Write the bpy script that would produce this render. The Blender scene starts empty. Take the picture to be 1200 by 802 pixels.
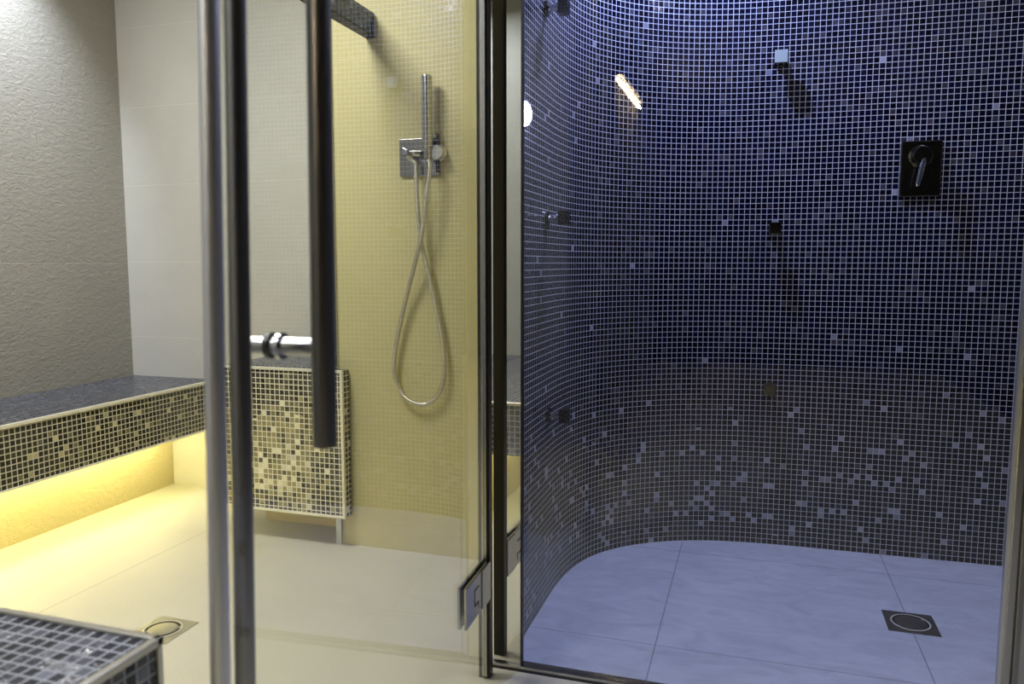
import bpy, bmesh, math, random
from mathutils import Vector, Matrix
random.seed(7)
PI = math.pi
C = bpy.context.scene.collection
S = bpy.context.scene

# ------------------------------------------------------------------ camera
YAW = math.radians(17.5); PITCH = math.atan(93/900.0)
cam = bpy.data.cameras.new('camera'); camo = bpy.data.objects.new('camera', cam); C.objects.link(camo)
cam.sensor_width = 36; cam.lens = 900/1200*36
camo.location = (0, 0, 1.0)
camo.rotation_euler = (PI/2-PITCH, 0, YAW)
cam.clip_start = 0.02
cam.dof.use_dof = True; cam.dof.focus_distance = 2.55; cam.dof.aperture_fstop = 3.6
S.camera = camo

# ------------------------------------------------------------------ world, exposure
w = bpy.data.worlds.new('world'); S.world = w; w.use_nodes = True
w.node_tree.nodes['Background'].inputs[0].default_value = (0.5, 0.52, 0.6, 1)
w.node_tree.nodes['Background'].inputs[1].default_value = 0.03
S.view_settings.view_transform = 'Standard'; S.view_settings.look = 'None'
S.view_settings.gamma = 1; S.view_settings.use_curve_mapping = False
S.view_settings.exposure = 0.9

# ------------------------------------------------------------------ lamps of the rooms and added fills
def spot(name, loc, target, power, color, angle=110, blend=0.6, radius=0.03):
    l = bpy.data.lights.new(name, 'SPOT'); l.energy = power; l.color = color
    l.spot_size = math.radians(angle); l.spot_blend = blend; l.shadow_soft_size = radius
    o = bpy.data.objects.new(name, l); C.objects.link(o); o.location = loc
    o.rotation_euler = (Vector(target)-Vector(loc)).to_track_quat('-Z', 'Y').to_euler(); return o
def area(name, loc, target, power, color, sx, sy):
    l = bpy.data.lights.new(name, 'AREA'); l.energy = power; l.color = color
    l.shape = 'RECTANGLE'; l.size = sx; l.size_y = sy
    o = bpy.data.objects.new(name, l); C.objects.link(o); o.location = loc
    o.rotation_euler = (Vector(target)-Vector(loc)).to_track_quat('-Z', 'Y').to_euler(); return o
# blue-violet spot in the shower ceiling, near the curved corner
spot('shower_spot', (-0.28, 2.42, 2.34), (-0.22, 2.40, 0), 50, (0.40, 0.48, 1.0), 165, 0.8, 0.022)
spot('shower_spot_front', (0.78, 2.05, 2.34), (0.45, 2.1, 0), 15, (0.74, 0.72, 1.0), 150, 0.8, 0.03)
# cool white spot above the left bench
spot('steam_spot', (-2.36, 2.05, 2.34), (-2.69, 2.15, 1.85), 42, (0.76, 0.84, 1.0), 80, 0.9, 0.03)
area('steam_ceiling_lamp', (-1.55, 1.45, 2.36), (-1.6, 1.6, 0), 19, (1.0, 0.97, 0.92), 0.5, 0.5)
area('near_fill', (-1.5, -0.1, 2.36), (-1.5, 0.0, 0), 8, (0.85, 0.9, 1.0), 0.4, 0.4)  # added ambient fill over the near bench, no lamp known there

spot('corridor_fill', (-0.89, -1.37, 2.30), (-0.1, -1.2, 0), 7, (0.9, 0.92, 1.0), 150, 0.8, 0.022)  # added fill brightening the space behind the camera, mirrored as a white dot

# ------------------------------------------------------------------ helpers
def link(name, me, parent=None, mats=()):
    o = bpy.data.objects.new(name, me); C.objects.link(o)
    for m in mats: me.materials.append(m)
    if parent is not None:
        o.parent = parent
        o.matrix_parent_inverse = Matrix.Translation(parent.location).inverted()
    return o
def box_bm(bm, x0, x1, y0, y1, z0, z1, bev=0.0):
    t = bmesh.new()
    r = bmesh.ops.create_cube(t, size=1)
    for v in t.verts:
        v.co = Vector(((x0+x1)/2+v.co.x*(x1-x0), (y0+y1)/2+v.co.y*(y1-y0), (z0+z1)/2+v.co.z*(z1-z0)))
    if bev > 0: bmesh.ops.bevel(t, geom=t.edges[:], offset=bev, segments=3, affect='EDGES', profile=0.5)
    merge(bm, t)
def merge(bm, t):
    me = bpy.data.meshes.new('tmp'); t.to_mesh(me); bm.from_mesh(me); bpy.data.meshes.remove(me); t.free()
def box_uv(bm):
    uv = bm.loops.layers.uv.verify()
    for f in bm.faces:
        n = f.normal; a = max(range(3), key=lambda i: abs(n[i]))
        for l in f.loops:
            c = l.vert.co
            l[uv].uv = (c.y, c.z) if a == 0 else ((c.x, c.z) if a == 1 else (c.x, c.y))
def fin(name, bm, mats, parent=None, smooth=False, origin=None):
    bm.normal_update(); box_uv(bm)
    if origin is not None:
        for v in bm.verts: v.co -= Vector(origin)
    me = bpy.data.meshes.new(name); bm.to_mesh(me); bm.free()
    if smooth:
        for p in me.polygons: p.use_smooth = True
    if not isinstance(mats, (list, tuple)): mats = [mats]
    o = link(name, me, parent, mats)
    if origin is not None: o.location = origin
    if smooth:
        md = o.modifiers.new('ws', 'WEIGHTED_NORMAL'); md.keep_sharp = True
        me.set_sharp_from_angle(angle=math.radians(40))
    return o
def bx(name, x0, x1, y0, y1, z0, z1, mat, parent=None, bev=0.0):
    bm = bmesh.new(); box_bm(bm, x0, x1, y0, y1, z0, z1, bev)
    org = None if parent is not None else ((x0+x1)/2, (y0+y1)/2, z0)
    return fin(name, bm, mat, parent, origin=org)
def frame_from(d):
    d = d.normalized(); u = Vector((0, 0, 1)) if abs(d.z) < 0.9 else Vector((1, 0, 0))
    a = d.cross(u).normalized(); b = d.cross(a).normalized(); return a, b
def tube_bm(bm, pts, rad, seg=20, caps=True):
    pts = [Vector(p) for p in pts]; n = len(pts)
    rr = rad if isinstance(rad, (list, tuple)) else [rad]*n
    rings = []; a = None
    for i, p in enumerate(pts):
        d = (pts[min(i+1, n-1)]-pts[max(i-1, 0)]).normalized()
        if a is None: a, b = frame_from(d)
        else:
            a = (a-d*a.dot(d)).normalized(); b = d.cross(a).normalized()
        rings.append([bm.verts.new(p+(a*math.cos(2*PI*k/seg)+b*math.sin(2*PI*k/seg))*rr[i]) for k in range(seg)])
    for i in range(n-1):
        for k in range(seg):
            bm.faces.new((rings[i][k], rings[i][(k+1) % seg], rings[i+1][(k+1) % seg], rings[i+1][k]))
    if caps:
        bm.faces.new(list(reversed(rings[0]))); bm.faces.new(rings[-1])
    bmesh.ops.recalc_face_normals(bm, faces=bm.faces[:])
def lathe(bm, p, d, prof, seg=32):
    """profile of (distance along d, radius)"""
    p = Vector(p); d = Vector(d).normalized()
    a, b = frame_from(d); rings = []
    for t, r in prof:
        rings.append([bm.verts.new(p+d*t+(a*math.cos(2*PI*k/seg)+b*math.sin(2*PI*k/seg))*max(r, 1e-4)) for k in range(seg)])
    for i in range(len(rings)-1):
        for k in range(seg):
            bm.faces.new((rings[i][k], rings[i][(k+1) % seg], rings[i+1][(k+1) % seg], rings[i+1][k]))
    bm.faces.new(list(reversed(rings[0]))); bm.faces.new(rings[-1])
    bmesh.ops.recalc_face_normals(bm, faces=bm.faces[:])
def obj_tube(name, pts, rad, mat, parent=None, seg=20):
    bm = bmesh.new(); tube_bm(bm, pts, rad, seg); return fin(name, bm, mat, parent, smooth=True)
def obj_lathe(name, p, d, prof, mat, parent=None, seg=32):
    bm = bmesh.new(); lathe(bm, p, d, prof, seg); return fin(name, bm, mat, parent, smooth=True)
def thing(name, label, cat, loc, group=None):
    o = bpy.data.objects.new(name, None); C.objects.link(o); o.location = loc; o.empty_display_size = 0.05
    o['label'] = label; o['category'] = cat
    if group: o['group'] = group
    return o
def struct(o, label=None):
    o['kind'] = 'structure'
    if label: o['label'] = label
    return o
def crom(P, n=8):
    P = [Vector(p) for p in P]; out = []
    for i in range(len(P)-1):
        p0 = P[max(i-1, 0)]; p1 = P[i]; p2 = P[i+1]; p3 = P[min(i+2, len(P)-1)]
        for k in range(n):
            t = k/n
            out.append(0.5*((2*p1)+(-p0+p2)*t+(2*p0-5*p1+4*p2-p3)*t*t+(-p0+3*p1-3*p2+p3)*t**3))
    out.append(P[-1]); return out

# ------------------------------------------------------------------ materials
class NT:
    def __init__(s, name):
        s.m = bpy.data.materials.new(name); s.m.use_nodes = True; s.t = s.m.node_tree
        s.t.nodes.clear(); s.out = s.t.nodes.new('ShaderNodeOutputMaterial')
    def n(s, typ, **kw):
        nd = s.t.nodes.new('ShaderNode'+typ)
        for k, v in kw.items(): setattr(nd, k, v)
        return nd
    def l(s, a, b): s.t.links.new(a, b)
    def put(s, v, sock):
        if hasattr(v, 'is_output'): s.l(v, sock)
        else: sock.default_value = v
    def math(s, op, a, b=None, c=None, clamp=False):
        nd = s.n('Math', operation=op); nd.use_clamp = clamp
        s.put(a, nd.inputs[0])
        if b is not None: s.put(b, nd.inputs[1])
        if c is not None: s.put(c, nd.inputs[2])
        return nd.outputs[0]
    def vm(s, op, a, b=None, scale=None):
        nd = s.n('VectorMath', operation=op); s.put(a, nd.inputs[0])
        if b is not None: s.put(b, nd.inputs[1])
        if scale is not None: s.put(scale, nd.inputs['Scale'])
        return nd.outputs[0]
    def mix(s, f, a, b):
        nd = s.n('Mix', data_type='RGBA'); s.put(f, nd.inputs[0]); s.put(a, nd.inputs[6]); s.put(b, nd.inputs[7]); return nd.outputs[2]
    def mapr(s, v, a, b, c=0.0, d=1.0, smooth=True):
        nd = s.n('MapRange'); nd.interpolation_type = 'SMOOTHSTEP' if smooth else 'LINEAR'
        s.put(v, nd.inputs[0])
        for i, q in enumerate((a, b, c, d)): nd.inputs[i+1].default_value = q
        return nd.outputs[0]
    def noise(s, vec, scale, detail=3, rough=0.5):
        nd = s.n('TexNoise'); s.l(vec, nd.inputs['Vector']); nd.inputs['Scale'].default_value = scale
        nd.inputs['Detail'].default_value = detail; nd.inputs['Roughness'].default_value = rough; return nd
    def bsdf(s, **kw):
        b = s.n('BsdfPrincipled'); s.l(b.outputs[0], s.out.inputs[0])
        for k, v in kw.items(): s.put(v, b.inputs[k.replace('_', ' ')])
        return b
def rgb(r, g, b): return (r, g, b, 1)

def mosaic(name, pitch, dark_a, dark_b, mid, light, grout, density, mid_d=0.10, off=(0, 0), gw=0.075,
           tilt=0.05, rough=0.12, ripple=0.25, grout_rough=0.7, spec=0.62):
    T = NT(name); uvn = T.n('UVMap').outputs[0]
    sc = T.vm('SCALE', T.vm('ADD', uvn, (off[0], off[1], 0)), scale=1/pitch)
    cell = T.vm('FLOOR', sc); fr = T.vm('FRACTION', sc)
    sp = T.n('SeparateXYZ'); T.l(fr, sp.inputs[0])
    def edge(x): return T.math('MINIMUM', x, T.math('SUBTRACT', 1.0, x))
    e = T.math('MINIMUM', edge(sp.outputs[0]), edge(sp.outputs[1]))
    mask = T.mapr(e, gw-0.012, gw+0.012)                 # 1 on glass, 0 in grout
    hgt = T.mapr(e, gw-0.02, gw+0.05)
    wn = T.n('TexWhiteNoise', noise_dimensions='2D'); T.l(cell, wn.inputs['Vector'])
    wn2 = T.n('TexWhiteNoise', noise_dimensions='2D'); T.l(T.vm('ADD', cell, (37.3, 11.7, 0)), wn2.inputs['Vector'])
    s1 = T.n('SeparateColor'); T.l(wn.outputs[1], s1.inputs[0]); s2 = T.n('SeparateColor'); T.l(wn2.outputs[1], s2.inputs[0])
    uvs = T.n('SeparateXYZ'); T.l(uvn, uvs.inputs[0])
    dens = density(T, uvs.outputs[0], uvs.outputs[1])
    isl = T.math('LESS_THAN', s1.outputs[0], dens)
    ism = T.math('LESS_THAN', s1.outputs[1], mid_d if not callable(mid_d) else mid_d(T, uvs.outputs[0], uvs.outputs[1]))
    col = T.mix(s2.outputs[0], dark_a, dark_b)
    col = T.mix(T.math('MULTIPLY', ism, T.mapr(s2.outputs[1], 0, 1, 0.4, 1.0)), col, mid)
    col = T.mix(T.math('MULTIPLY', isl, T.mapr(s2.outputs[2], 0, 1, 0.6, 1.0)), col, light)
    col = T.mix(mask, grout, col)
    tl = T.vm('SCALE', T.vm('SUBTRACT', wn.outputs[1], (0.5, 0.5, 0.5)), scale=tilt)
    geo = T.n('NewGeometry').outputs['Normal']
    nrm = T.vm('NORMALIZE', T.vm('ADD', geo, tl))
    rp = T.noise(uvn, 170, 2, 0.5).outputs[0]
    h = T.math('ADD', hgt, T.math('MULTIPLY', T.math('MULTIPLY', rp, ripple), mask))
    bp = T.n('Bump'); bp.inputs['Strength'].default_value = 0.5; bp.inputs['Distance'].default_value = 0.0009
    T.l(h, bp.inputs['Height']); T.l(nrm, bp.inputs['Normal'])
    ro = T.mapr(mask, 0, 1, grout_rough, rough, smooth=False)
    b = T.bsdf(Base_Color=col, Roughness=ro, Normal=bp.outputs[0])
    T.put(T.mapr(mask, 0, 1, 0.2, spec, smooth=False), b.inputs['Specular IOR Level'])
    return T.m

def dens_shower(T, u, v):
    a = T.mapr(v, 0.02, 0.10, 0.2, 1.0); b = T.mapr(v, 0.28, 0.60, 1.0, 0.0)
    return T.math('ADD', T.math('MULTIPLY', T.math('MULTIPLY', a, b), 0.085), 0.004)
M_shower = mosaic('dark blue glass mosaic', 0.0185, rgb(.002, .002, .007), rgb(.003, .005, .022), rgb(.055, .052, .062), rgb(.34, .35, .40),
                  rgb(.60, .59, .60), dens_shower, mid_d=0.07, tilt=0.05, rough=0.10, gw=0.05, ripple=0.03, spec=0.15)
M_blue_reflection = mosaic('painted blue mosaic reflection', 0.0215, rgb(.003, .006, .035), rgb(.008, .016, .085), rgb(.02, .04, .14), rgb(.25, .3, .45),
                  rgb(.16, .20, .36), lambda T, u, v: T.math('ADD', 0.03, 0.0), mid_d=0.2, tilt=0.12, rough=0.12)  # blue reflection on the overhead arm, put into the tile colour
M_bench = mosaic('black and gold glass mosaic', 0.0195, rgb(.012, .011, .006), rgb(.035, .032, .018), rgb(.16, .145, .07), rgb(.55, .50, .28),
                 rgb(.52, .50, .40), lambda T, u, v: T.math('ADD', 0.05, 0.0), mid_d=0.13, off=(0, .009), tilt=0.06, rough=0.14, gw=0.085)
def dens_box(T, u, v):
    a = T.mapr(v, 0.50, 0.36, 0.0, 1.0); b = T.mapr(v, 0.11, 0.20, 0.0, 1.0); c = T.mapr(u, -1.35, -1.55, 0.05, 1.0)
    return T.math('ADD', T.math('MULTIPLY', T.math('MULTIPLY', a, b), T.math('MULTIPLY', c, 0.17)), 0.02)
def dens_boxm(T, u, v):
    a = T.mapr(v, 0.56, 0.44, 0.0, 1.0); b = T.mapr(v, 0.11, 0.22, 0.15, 1.0); c = T.mapr(u, -1.36, -1.52, 0.0, 1.0)
    return T.math('ADD', T.math('MULTIPLY', T.math('MULTIPLY', a, b), T.math('MULTIPLY', c, 0.72)), 0.06)
def box_mat():
    m = mosaic('mixed gold glass mosaic', 0.0193, rgb(.018, .016, .012), rgb(.10, .09, .055), rgb(.34, .30, .14), rgb(.88, .84, .62),
               rgb(.80, .77, .64), dens_box, mid_d=dens_boxm, off=(0.004, .005), tilt=0.09, rough=0.16, ripple=0.9, gw=0.085)
    return m
M_box = box_mat()
M_near = mosaic('slate blue glass mosaic', 0.0205, rgb(.008, .010, .022), rgb(.030, .034, .055), rgb(.10, .105, .14), rgb(.20, .21, .26),
                rgb(.40, .42, .46), lambda T, u, v: T.math('ADD', 0.05, 0.0), mid_d=0.25, off=(0.005, 0.01), tilt=0.30, rough=0.13, ripple=3.5, gw=0.075)
M_top = mosaic('slate blue glass mosaic of bench top', 0.0168, rgb(.010, .013, .028), rgb(.035, .04, .062), rgb(.10, .105, .14), rgb(.24, .26, .32),
               rgb(.22, .23, .26), lambda T, u, v: T.math('ADD', 0.05, 0.0), mid_d=0.25, tilt=0.45, rough=0.14, ripple=3.0, gw=0.07)

def tile_wall(name, base, ph=0.335, pw=0.9, offu=0.0, offv=0.0, bump='fine', strength=0.25, spec=0.35, rough=0.55, joint_k=1.12):
    T = NT(name); uv = T.n('UVMap').outputs[0]
    s = T.n('SeparateXYZ'); T.l(uv, s.inputs[0])
    def joint(x, p, off, wd):
        f = T.math('FRACT', T.math('DIVIDE', T.math('ADD', x, off+100*p), p))
        e = T.math('MULTIPLY', T.math('MINIMUM', f, T.math('SUBTRACT', 1.0, f)), p)
        return T.mapr(e, wd*0.4, wd)
    j = T.math('MINIMUM', joint(s.outputs[1], ph, offv, 0.0022), joint(s.outputs[0], pw, offu, 0.0022))
    n1 = T.noise(uv, 3.0, 4, 0.6).outputs[0]; n2 = T.noise(uv, 240, 2, 0.6).outputs[0]
    k = T.math('ADD', T.math('MULTIPLY', n1, 0.20), T.math('MULTIPLY', n2, 0.14))
    k = T.math('ADD', k, 0.83)
    hs = T.n('HueSaturation'); T.put(base, hs.inputs['Color']); T.l(k, hs.inputs['Value'])
    jc = tuple(c*joint_k for c in base[:3])+(1,)
    col = T.mix(j, jc, hs.outputs[0])
    if bump == 'fine':      # fine horizontal ribbing like woven cloth
        mp = T.n('Mapping'); T.l(uv, mp.inputs[0]); mp.inputs['Scale'].default_value = (0.25, 1.6, 1)
        h = T.noise(mp.outputs[0], 120, 3, 0.6).outputs[0]; dist = 0.0012
    elif bump == 'slate':
        mp = T.n('Mapping'); T.l(uv, mp.inputs[0]); mp.inputs['Scale'].default_value = (0.8, 1.2, 1)
        a = T.noise(mp.outputs[0], 50, 8, 0.7); a.inputs['Distortion'].default_value = 0.5
        h = a.outputs[0]; dist = 0.012
    else:
        h = T.noise(uv, 130, 4, 0.65).outputs[0]; dist = 0.002
    h = T.math('ADD', h, T.math('MULTIPLY', j, 0.5 if bump != 'slate' else 0.12))
    bp = T.n('Bump'); bp.inputs['Strength'].default_value = strength; bp.inputs['Distance'].default_value = dist; T.l(h, bp.inputs['Height'])
    b = T.bsdf(Base_Color=col, Roughness=rough, Normal=bp.outputs[0]); b.inputs['Specular IOR Level'].default_value = spec
    return T.m
BEIGE = rgb(.62, .61, .555)
M_wall = tile_wall('beige ribbed porcelain tile', BEIGE, offu=0.25, strength=0.5)
M_wallL = tile_wall('taupe riven stone tile', rgb(.31, .295, .25), bump='slate', strength=0.7, spec=0.45, rough=0.5, pw=4.0, offu=0.6, offv=0.005)
M_wallm = tile_wall('warm beige ribbed tile', rgb(.53, .485, .25), offu=0.0, strength=0.5)
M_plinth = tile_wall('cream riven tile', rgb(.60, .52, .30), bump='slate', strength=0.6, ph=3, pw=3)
M_floor = tile_wall('cream porcelain floor tile', rgb(.56, .54, .45), ph=4.0, pw=2.4, offu=-0.47, offv=-0.35, bump='grain', strength=0.6, rough=0.5, joint_k=0.6)
M_floor_s = tile_wall('grey porcelain shower floor tile', rgb(.52, .53, .56), ph=0.69, pw=0.66, offu=0.22, offv=0.12, bump='grain', strength=0.12, rough=0.5, joint_k=0.45)
# soft streaky veins in the shower floor tile
def veins(m):
    t = m.node_tree; b = [n for n in t.nodes if n.type == 'BSDF_PRINCIPLED'][0]
    src = b.inputs['Base Color'].links[0].from_socket
    uv = t.nodes.new('ShaderNodeUVMap'); mp = t.nodes.new('ShaderNodeMapping'); t.links.new(uv.outputs[0], mp.inputs[0])
    mp.inputs['Scale'].default_value = (0.9, 1.9, 1)
    nz = t.nodes.new('ShaderNodeTexNoise'); t.links.new(mp.outputs[0], nz.inputs['Vector']); nz.inputs['Scale'].default_value = 7
    nz.inputs['Detail'].default_value = 8; nz.inputs['Roughness'].default_value = 0.65; nz.inputs['Distortion'].default_value = 1.2
    rp = t.nodes.new('ShaderNodeValToRGB'); t.links.new(nz.outputs[0], rp.inputs[0])
    rp.color_ramp.elements[0].position = 0.33; rp.color_ramp.elements[0].color = (.82, .82, .83, 1)
    rp.color_ramp.elements[1].position = 0.62; rp.color_ramp.elements[1].color = (1.04, 1.04, 1.04, 1)
    mx = t.nodes.new('ShaderNodeMix'); mx.data_type = 'RGBA'; mx.blend_type = 'MULTIPLY'; mx.inputs[0].default_value = 1
    t.links.new(src, mx.inputs[6]); t.links.new(rp.outputs[0], mx.inputs[7]); t.links.new(mx.outputs[2], b.inputs['Base Color'])
veins(M_floor_s)

def simple(name, col, rough=0.4, metal=0.0, spec=0.5):
    T = NT(name); g = T.n('TexCoord').outputs['Object']; nz = T.noise(g, 60, 3).outputs[0]
    b = T.bsdf(Base_Color=col, Metallic=metal, Roughness=T.mapr(nz, 0, 1, rough*0.85, rough*1.15, smooth=False))
    b.inputs['Specular IOR Level'].default_value = spec
    return T.m
M_chrome = simple('polished chrome', rgb(.62, .62, .63), 0.09, 1)
M_steel = simple('brushed steel', rgb(.46, .45, .43), 0.22, 1)
M_dsteel = simple('dark brushed steel', rgb(.30, .29, .28), 0.3, 1)
M_trim = simple('satin steel edge trim', rgb(.62, .60, .54), 0.3, 1)
M_satin = simple('satin aluminium', rgb(.80, .80, .82), 0.38, 0.85)
M_pale = simple('pale grey silicone', rgb(.38, .44, .40), 0.5)
M_wtrim = simple('pale satin edge trim', rgb(.80, .78, .66), 0.35, 0.2)
M_gun = simple('dark polished chrome', rgb(.15, .145, .13), 0.14, 1)
M_black = simple('black rubber seal', rgb(.010, .009, .008), 0.4)
M_dark = simple('dark recess', rgb(.008, .008, .010), 0.5)
M_mirror = simple('mirror glass', rgb(.80, .79, .76), 0.015, 1)
M_ceil = simple('painted ceiling', rgb(.30, .29, .27), 0.8)
M_darkwall = simple('charcoal plaster', rgb(.05, .05, .055), 0.7)
def emis(name, col, st):
    T = NT(name); e = T.n('Emission'); e.inputs[0].default_value = col; e.inputs[1].default_value = st
    T.l(e.outputs[0], T.out.inputs[0]); return T.m
M_led = emis('warm yellow led', (1, .90, .40, 1), 24)
M_ledn = emis('warm yellow led of near bench', (1, .90, .40, 1), 10)
M_blue = emis('blue white lamp', (.50, .52, 1, 1), 40)
M_strip = emis('warm linear lamp', (1, .76, .42, 1), 70)
def glass(name, tint):
    T = NT(name)
    tr = T.n('BsdfTransparent'); tr.inputs[0].default_value = tint
    gl = T.n('BsdfGlossy'); gl.inputs['Roughness'].default_value = 0.0; gl.inputs[0].default_value = (1, 1, 1, 1)
    bf = T.n('NewGeometry').outputs['Backfacing']
    fr = T.n('Fresnel'); T.l(T.mapr(bf, 0, 1, 1.47, 1/1.47, smooth=False), fr.inputs[0])
    mx = T.n('MixShader'); T.l(fr.outputs[0], mx.inputs[0]); T.l(tr.outputs[0], mx.inputs[1]); T.l(gl.outputs[0], mx.inputs[2])
    T.l(mx.outputs[0], T.out.inputs[0]); return T.m
M_glass = glass('clear door glass', (.97, .98, .96, 1))
M_edge = simple('polished glass edge', rgb(.25, .28, .26), 0.1, 0, 0.8)

# ------------------------------------------------------------------ room shell
HC = 2.4
struct(bx('floor', -2.69, 1.6, -4.4, 1.715, -0.1, 0.0, M_floor), 'cream tiled floor of the steam room')
struct(bx('floor', -2.69, -0.617, 1.715, 2.79, -0.1, 0.0, M_floor), 'cream tiled floor at the back of the steam room')
struct(bx('floor', -0.60, 1.36, 1.760, 2.86, -0.1, 0.0, M_floor_s), 'bluish grey tiled floor of the shower')
struct(bx('ceiling', -2.85, 1.75, -4.5, 3.0, HC, HC+0.1, M_ceil))
struct(bx('wall_left', -2.79, -2.69, -4.4, 2.89, 0, HC, M_wallL), 'taupe riven stone wall left of the long bench')
struct(bx('wall_back', -2.69, -1.385, 2.79, 2.89, 0, HC, M_wall), 'pale beige tiled wall at the end of the long bench')
struct(bx('wall_middle', -1.385, -0.617, 2.355, 2.89, 0, HC, M_wallm), 'yellowish beige tiled wall behind the hand shower')
struct(bx('wall_partition', -0.617, -0.598, 1.742, 2.79, 0, HC, M_wallm))
struct(bx('wall_right', 1.6, 1.7, -4.4, 1.70, 0, HC, M_darkwall))
struct(bx('wall_rear', -1.3, 1.6, -4.5, -4.4, 0, HC, M_darkwall))
struct(bx('wall_front', -2.69, -0.97, -0.72, -0.602, 0, HC, M_wall))
struct(bx('wall_rear', -1.2, -0.97, -4.4, -0.72, 0, HC, M_wallm))

# curved shower wall: one extruded strip, mosaic laid along its arc
def curved_wall():
    P = crom([(-.563, 1.748, 0), (-.563, 1.9, 0), (-.563, 2.08, 0), (-.562, 2.22, 0), (-.553, 2.33, 0), (-.535, 2.42, 0), (-.503, 2.505, 0), (-.455, 2.58, 0),
              (-.398, 2.64, 0), (-.325, 2.695, 0), (-.230, 2.745, 0), (-.12, 2.78, 0), (-.0, 2.80, 0), (.19, 2.812, 0), (.5, 2.818, 0), (.82, 2.825, 0), (1.08, 2.81, 0),
              (1.22, 2.76, 0), (1.30, 2.66, 0), (1.33, 2.5, 0), (1.33, 2.2, 0), (1.33, 1.748, 0)], 8)
    bm = bmesh.new(); uv = bm.loops.layers.uv.verify(); s = 0; L = []
    for i, p in enumerate(P):
        if i: s += (p-P[i-1]).length
        d = (P[min(i+1, len(P)-1)]-P[max(i-1, 0)]).normalized(); nrm = Vector((-d.y, d.x, 0))
        L.append((p, s, p+nrm*0.030))
    V = [[bm.verts.new(q) for q in (p, p+Vector((0, 0, HC)), o+Vector((0, 0, HC)), o)] for p, s, o in L]
    for i in range(len(V)-1):
        for a, b in ((0, 1), (1, 2), (2, 3), (3, 0)):
            f = bm.faces.new((V[i][a], V[i+1][a], V[i+1][b], V[i][b]))
            for l in f.loops:
                j = i if l.vert in V[i] else i+1
                l[uv].uv = (L[j][1], l.vert.co.z)
            f.smooth = (a == 0 or a == 2)
    bm.faces.new(V[0]); bm.faces.new(list(reversed(V[-1])))
    bmesh.ops.recalc_face_normals(bm, faces=bm.faces[:])
    me = bpy.data.meshes.new('wall_curved'); bm.to_mesh(me); bm.free()
    me.set_sharp_from_angle(angle=math.radians(40))
    return link('wall_curved', me, None, [M_shower])
struct(curved_wall(), 'curved shower wall of dark blue glass mosaic')
struct(bx('trim_1', -1.397, -1.377, 2.345, 2.365, 0, HC, M_chrome), 'metal corner profile of the hand shower wall')

# ------------------------------------------------------------------ benches
def slab(name, x0, x1, y0, y1, z0, z1, side, top, parent):
    bm = bmesh.new(); box_bm(bm, x0, x1, y0, y1, z0, z1)
    bm.normal_update()
    for f in bm.faces:
        if f.normal.z > 0.9: f.material_index = 1
    return fin(name, bm, [side, top], parent)
b = thing('floating_bench', 'long bench along the left wall, dark mosaic top and gold-flecked mosaic front, lit yellow below', 'bench', (-2.46, 1.2, 0))
slab('seat_slab', -2.688, -2.23, -0.6, 2.788, 0.285, 0.49, M_bench, M_top, b)
bx('edge_trim', -2.236, -2.224, -0.6, 2.787, 0.482, 0.494, M_wtrim, b, 0.002)
bx('edge_trim', -2.236, -2.226, -0.6, 2.787, 0.281, 0.288, M_wtrim, b, 0.002)
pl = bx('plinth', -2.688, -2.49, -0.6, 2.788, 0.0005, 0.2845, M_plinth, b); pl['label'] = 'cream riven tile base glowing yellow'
ls = bx('led_strip', -2.40, -2.375, -0.5, 2.70, 0.276, 0.284, M_led, b); ls['label'] = 'glowing yellow light strip'

b = thing('floating_bench', 'near bench corner at the bottom left, slate blue mosaic with a metal edge', 'bench', (-1.5, 0.1, 0))
slab('seat_slab', -2.22, -0.766, -0.598, 0.812, 0.29, 0.485, M_near, M_near, b)
bm = bmesh.new()
box_bm(bm, -0.772, -0.760, -0.598, 0.818, 0.478, 0.490, 0.002)
fin('edge_trim', bm, M_trim, b)
bx('edge_trim', -2.218, -0.760, 0.806, 0.818, 0.478, 0.490, M_trim, b, 0.002)
bx('corner_trim', -0.770, -0.761, 0.808, 0.817, 0.287, 0.478, M_trim, b, 0.002)
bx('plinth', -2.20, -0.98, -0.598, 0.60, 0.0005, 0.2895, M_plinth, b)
bx('led_strip', -2.1, -0.95, 0.68, 0.70, 0.280, 0.2895, M_ledn, b)
bx('led_strip', -0.88, -0.86, -0.5, 0.70, 0.280, 0.2895, M_ledn, b)

b = thing('mosaic_bench', 'boxy floating bench beside the hand shower wall, clad in pale gold mosaic', 'bench', (-1.6, 2.5, 0))
slab('body', -1.84, -1.390, 2.36, 2.788, 0.115, 0.63, M_box, M_top, b)
slab('front_panel', -1.84, -1.335, 2.305, 2.348, 0.115, 0.63, M_box, M_top, b)
for (x0, x1, z0, z1) in ((-1.842, -1.333, 0.624, 0.634), (-1.842, -1.333, 0.111, 0.120), (-1.344, -1.333, 0.120, 0.624), (-1.842, -1.832, 0.120, 0.624)):
    bx('edge_trim', x0, x1, 2.299, 2.307, z0, z1, M_wtrim, b, 0.0015)
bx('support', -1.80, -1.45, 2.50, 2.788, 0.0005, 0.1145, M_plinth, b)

# overhead shower arm above the seat, its mirrored blue mosaic painted into the colour
b = thing('overhead_shower_arm', 'overhead shower arm with mirrored blue mosaic painted on, jutting out high above the gold mosaic bench', 'panel', (-1.23, 2.0, 1.735))
slab('panel', -1.245, -1.215, 1.45, 2.353, 1.742, 1.812, M_blue_reflection, M_blue_reflection, b)
bx('edge_trim', -1.247, -1.212, 1.45, 2.353, 1.735, 1.742, M_dark, b)

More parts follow.
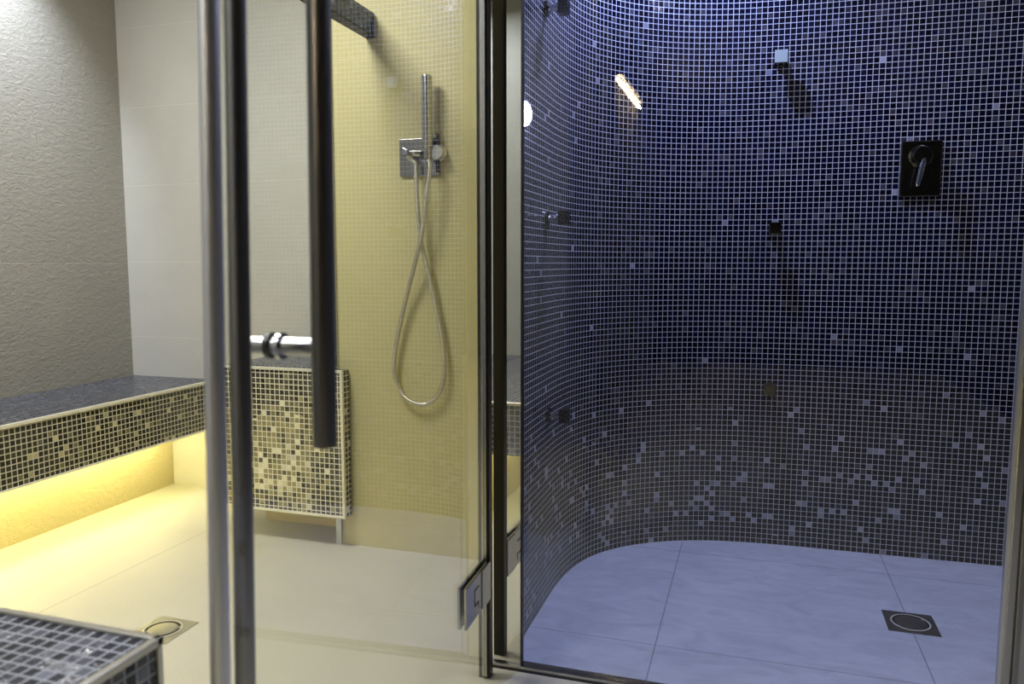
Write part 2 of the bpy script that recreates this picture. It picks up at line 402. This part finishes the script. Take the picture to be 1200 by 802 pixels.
# ------------------------------------------------------------------ drains
def drain(cx, cy, s, label, face):
    t = thing('floor_drain', label, 'drain', (cx, cy, 0), None)
    bm = bmesh.new(); h = s/2
    box_bm(bm, cx-h, cx+h, cy-h, cy+h, 0.0, 0.0022, 0.0006)
    fin('plate', bm, face, t)
    # ring slots
    bm = bmesh.new(); seg = 48
    for (a0, a1) in ((0.12, 2.9), (3.26, 6.04)):
        prev = None
        for k in range(seg+1):
            a = a0+(a1-a0)*k/seg; c, s_ = math.cos(a+0.7), math.sin(a+0.7)
            cur = [bm.verts.new((cx+r*c, cy+r*s_, z)) for r, z in ((h*0.60, .0024), (h*0.72, .0024), (h*0.72, .0032), (h*0.60, .0032))]
            if prev:
                for q in range(4): bm.faces.new((prev[q], prev[(q+1) % 4], cur[(q+1) % 4], cur[q]))
            else: bm.faces.new(cur)
            prev = cur
        bm.faces.new(list(reversed(prev)))
    bmesh.ops.recalc_face_normals(bm, faces=bm.faces[:])
    fin('slot', bm, M_dark, t)
    obj_lathe('cover', (cx, cy, 0.002), (0, 0, 1), [(0, h*0.57), (.0016, h*0.57), (.0022, h*0.54), (.0022, 0.001)], face, t, 48)
    bm = bmesh.new()
    prev = None
    for k in range(65):
        a = 2*PI*k/64; c, s_ = math.cos(a), math.sin(a)
        cur = [(cx+r*c, cy+r*s_, z) for r, z in ((h*0.73, .002), (h*0.78, .002), (h*0.78, .0036), (h*0.73, .0036))]
        cur = [bm.verts.new(p) for p in cur]
        if prev:
            for q in range(4): bm.faces.new((prev[q], prev[(q+1) % 4], cur[(q+1) % 4], cur[q]))
        prev = cur
    bmesh.ops.recalc_face_normals(bm, faces=bm.faces[:])
    fin('rim', bm, M_wtrim, t)  # pale colour stands in for the highlight on the rim
    return t
drain(0.443, 2.287, 0.130, 'square dark steel drain with a round cover in the grey shower floor', M_dsteel)
drain(-1.515, 1.628, 0.130, 'square pale steel drain with a round cover in the cream floor', M_trim)

# ------------------------------------------------------------------ hand shower set
t = thing('hand_shower', 'chrome stick hand shower with a long looped metal hose on a square plate', 'shower', (-1.05, 2.35, 1.285))
Y = 2.355
bx('wall_plate', -1.128, -0.985, Y-0.009, Y-0.001, 1.283, 1.403, M_steel, t, 0.0015)
obj_lathe('holder', (-1.085, Y-0.008, 1.352), (0, -1, 0), [(0, .016), (.006, .016), (.007, .010), (.045, .010), (.046, .013), (.060, .013), (.062, .008)], M_chrome, t)
obj_tube('holder_arm', [(-1.085, Y-0.035, 1.352), (-1.055, Y-0.040, 1.350), (-1.032, Y-0.045, 1.348)], .009, M_chrome, t)
obj_lathe('wand', (-1.012, Y-0.045, 1.328), (0, 0, 1), [(0, .008), (.003, .012), (.035, .013), (.04, .0178), (.258, .0178), (.262, .016), (.262, .001)], M_steel, t)
k = obj_lathe('control_knob', (-0.985, Y-0.008, 1.352), (0, -1, 0), [(0, .026), (.012, .026), (.014, .023), (.030, .023), (.032, .021), (.032, .001)], M_trim, t)
bx('control_lever', -0.990, -0.981, Y-0.03, Y-0.018, 1.290, 1.412, M_dark, t, 0.002)
def yat(px, py, yy):
    f = 900.0; x = (px-600)/f; y = (401-py)/f
    fw = Vector((-math.sin(YAW)*math.cos(PITCH), math.cos(YAW)*math.cos(PITCH), -math.sin(PITCH)))
    r = Vector((math.cos(YAW), math.sin(YAW), 0)); u = r.cross(fw); d = fw+r*x+u*y
    return Vector((0, 0, 1))+d*(yy/d.y)
hose = [(487, 190, .03), (488, 215, .03), (490, 250, .028), (494, 285, .024), (503, 325, .018), (513, 370, .014), (520, 410, .014), (521, 438, .014), (515, 460, .014), (503, 472, .014),
        (490, 474, .014), (475, 466, .014), (465, 448, .014), (462, 425, .014), (467, 390, .014), (476, 350, .018), (486, 310, .032), (494, 275, .042), (499, 235, .045), (503, 205, .045), (504, 192, .045)]
pts = crom([yat(x, y, Y-d-0.008) for x, y, d in hose], 10)
pts[0] = Vector((-1.085, Y-0.045, 1.345)); pts[-1] = Vector((-1.012, Y-0.045, 1.332))
# ribbed metal hose: radius alternates along its length
dense = []
acc = 0
for i in range(len(pts)-1):
    n = max(2, int((pts[i+1]-pts[i]).length/0.0016))
    for k in range(n): dense.append(pts[i].lerp(pts[i+1], k/n))
dense.append(pts[-1])
obj_tube('hose', dense, [0.0068 if (i//2) % 2 else 0.0078 for i in range(len(dense))], M_trim, t, seg=12)

# ------------------------------------------------------------------ shower jets
def jet(p, d, label, side, hz=0.036, face=None):
    """square-headed body jet standing off the wall at p in direction d"""
    p = Vector(p); d = Vector(d).normalized()
    t = thing('shower_jet', label, 'shower jet', p, 'shower body jets')
    obj_lathe('flange', p, d, [(0, .021), (.006, .021), (.008, .018), (.008, .001)], M_gun, t)
    obj_lathe('neck', p+d*0.007, d, [(0, .009), (.022, .009), (.024, .013), (.030, .013)], M_chrome, t)
    bm = bmesh.new(); r = hz/2*1.08
    box_bm(bm, -r, r, -r, r, 0, 0.026, 0.002)
    rot = Vector((0, 0, 1)).rotation_difference(d).to_matrix().to_4x4()
    up = side
    for v in bm.verts: v.co = rot @ v.co; v.co += p+d*0.036
    fin('head', bm, M_gun, t)
    bm = bmesh.new()
    a = Vector((0, 0, 1)); bb = d.cross(a).normalized()
    for i in range(-2, 3):
        for j in range(-2, 3):
            lathe(bm, p+d*0.0615+a*(i*0.0062)+bb*(j*0.0062), d, [(0, .0017), (.0018, .0013)], 8)
    if face:
        q = p+d*0.0632
        bx('face_plate', q.x-r*0.93, q.x+r*0.93, q.y-0.001, q.y+0.0012, q.z-r*0.93, q.z+r*0.93, face, t, 0.0008)
    fin('nozzles', bm, M_gun, t)
    return t
jet((-.562, 2.09, 1.685), (1, 0, 0), 'topmost square jet on the left curve of the mosaic wall', 0)
jet((-.562, 2.105, 1.124), (1, 0, 0), 'middle square jet on the left curve of the mosaic wall, below the bright spot', 0)
jet((-.562, 2.13, .560), (1, 0, 0), 'lowest jet on the left curve of the mosaic wall, near the floor', 0)
jet((.060, 2.799, 1.672), (0, -1, 0), 'highest square jet on the back mosaic wall, pale face casting a long shadow', 0, 0.040, M_pale)
jet((.060, 2.799, 1.115), (0, -1, 0), 'dark middle jet on the back mosaic wall, left of the mixer plate', 0, 0.036)
jet((.060, 2.799, .566), (0, -1, 0), 'lowest dark jet on the back mosaic wall, above the pale-flecked band', 0, 0.036)

# mixer
t = thing('shower_mixer', 'dark chrome shower mixer plate with a round knob and blue-lit lever on the back wall', 'mixer', (.50, 2.812, 1.21))
bx('plate', .440, .560, 2.803, 2.812, 1.213, 1.391, M_gun, t, 0.003)
kp = Vector((.497, 2.803, 1.340))
obj_lathe('knob', kp, (0, -1, 0), [(0, .036), (.006, .036), (.008, .030), (.040, .029), (.044, .026), (.044, .001)], M_gun, t)
obj_tube('lever', [kp+Vector((0.004, -.036, -.012)), kp+Vector((-.004, -.046, -.05)), kp+Vector((-.014, -.05, -.098))], [.009, .0085, .007], M_chrome, t)

# round blue white lamp let into the left side of the curved wall
t = thing('wall_lamp', 'small round blue-white lamp glaring at the left edge of the mosaic wall', 'lamp', (-.562, 1.872, 1.368))
obj_lathe('bezel', (-.5625, 1.872, 1.368), (1, 0, 0), [(0, .036), (.003, .036), (.004, .031), (.004, .001)], M_chrome, t)
obj_lathe('lens', (-.5585, 1.872, 1.368), (1, 0, 0), [(0, .030), (.006, .028), (.012, .022), (.016, .012), (.0165, .001)], M_blue, t)

# ------------------------------------------------------------------ shower screen
t = thing('shower_screen', 'clear glass shower screen in a slim metal frame before the mosaic wall', 'shower screen', (0, 1.735, 0))
bx('glass_pane', -0.520, 0.500, 1.731, 1.739, 0.008, 2.38, M_glass, t)
bx('bottom_rail', -0.600, 1.36, 1.722, 1.752, 0.0, 0.010, M_steel, t, 0.001)
bx('seal', -0.5235, -0.519, 1.728, 1.742, 0.010, 2.38, M_black, t)
bx('seal', 0.500, 0.507, 1.729, 1.741, 0.010, 2.38, M_satin, t)
m = bx('mirror_panel', -0.597, -0.5235, 1.731, 1.739, 0.010, 2.39, M_mirror, t); m['label'] = 'narrow mirror-polished side panel'
for (x0, x1, y0, y1, mt) in ((0.507, 0.522, 1.722, 1.748, M_steel), (0.522, 0.532, 1.712, 1.748, M_dsteel), (0.532, 0.56, 1.722, 1.748, M_steel)):
    bx('jamb_profile', x0, x1, y0, y1, 0.010, 2.38, mt, t, 0.002)
bx('glass_pane', 0.565, 1.33, 1.731, 1.739, 0.010, 2.38, M_glass, t)

# ------------------------------------------------------------------ steam room door, standing open towards the camera
A = Vector((-0.592, 1.660, 0)); B = Vector((-0.556, 0.700, 0))
dv = (A-B).normalized(); nv = Vector((dv.y, -dv.x, 0))    # nv points to +x
LEAN = 0.014
def dp(s, n, z): return B+dv*s+nv*n+Vector((0, 0, z))
def dbox(name, s0, s1, n0, n1, z0, z1, mat, parent, bev=0):
    bm = bmesh.new(); box_bm(bm, s0, s1, n0, n1, z0, z1, bev)
    for v in bm.verts: v.co = B+dv*v.co.x-nv*v.co.y*-1+Vector((0, 0, v.co.z))
    bmesh.ops.recalc_face_normals(bm, faces=bm.faces[:])
    return fin(name, bm, mat, parent)
LN = (A-B).length
d = thing('door_1', 'open clear glass door with chrome pull handle and rails on its near edge', 'door', A); struct(d)
del d['category']
dbox('glass_pane', 0.01, LN, -0.004, 0.004, 0.008, 2.36, M_glass, d)
dbox('jamb_seal', LN+0.004, LN+0.026, -0.016, 0.012, 0.0, 2.38, M_black, d)
dbox('edge_strip', LN-0.004, LN+0.003, -0.006, 0.006, 0.008, 2.36, M_steel, d)
# two vertical rails on the free edge
for s, n, r in ((0.044, -0.002, 0.0120), (-0.002, -0.002, 0.0110)):
    m_ = M_dsteel if s > 0.04 else M_satin
    obj_tube('edge_rail', [dp(s-0.018, n-0.012, 0.005), dp(s+0.018, n+0.02, 2.37)], r, m_, d, 32)
# handle: inner long bar + pin through the glass
sh = 0.112
hb = obj_lathe('handle_bar', dp(sh, 0.062, 0.775), (0.012, 0.0, 1), [(0, .0135), (.001, .0145), (1.0, .0145), (1.001, .0135)], M_dsteel, d, 40)
pin = obj_tube('handle_pin', [dp(sh, -0.036, 0.898), dp(sh, 0.056, 0.898)], .0115, M_steel, d, 32)
for n0 in (-0.011, 0.004):
    obj_tube('rosette', [dp(sh, n0, 0.898), dp(sh, n0+0.005, 0.898)], .0165, M_black if n0 < 0 else M_chrome, pin, 32)
# hinge
hz0, hz1 = 0.186, 0.308
s0, s1 = LN-0.165, LN+0.002
hg = dbox('hinge', s0, s1, 0.0045, 0.011, hz0+0.015, hz1-0.012, M_steel, d, 0.0015)
dbox('hinge', s0, s1, -0.011, -0.0045, hz0+0.015, hz1-0.012, M_steel, d, 0.0015)
dbox('knuckle', LN-0.055, LN+0.003, 0.011, 0.0145, hz0+0.015, hz1-0.012, M_steel, hg, 0.0015)
for q in ((LN-0.110, LN-0.106, .23, .27), (LN-0.106, LN-0.078, .23, .234), (LN-0.082, LN-0.078, .215, .23), (LN-0.106, LN-0.078, .266, .27)):
    dbox('groove', q[0], q[1], 0.0108, 0.0114, q[2], q[3], M_dark, hg)

# linear warm lamp on the wall behind the camera (seen mirrored in the shower glass)
tl = thing('linear_lamp', 'warm linear wall lamp mirrored as a slanting streak in the shower glass', 'lamp', (-0.955, -2.5, 2.22))
bx('diffuser', -0.962, -0.94, -3.05, -1.98, 2.266, 2.278, M_strip, tl)
bx('housing', -0.969, -0.962, -3.07, -1.96, 2.252, 2.292, M_steel, tl)
bx('light_shield', -0.969, -0.90, -3.07, -1.96, 2.292, 2.298, M_dsteel, tl)  # unseen shield added to keep lamp light off the wall above
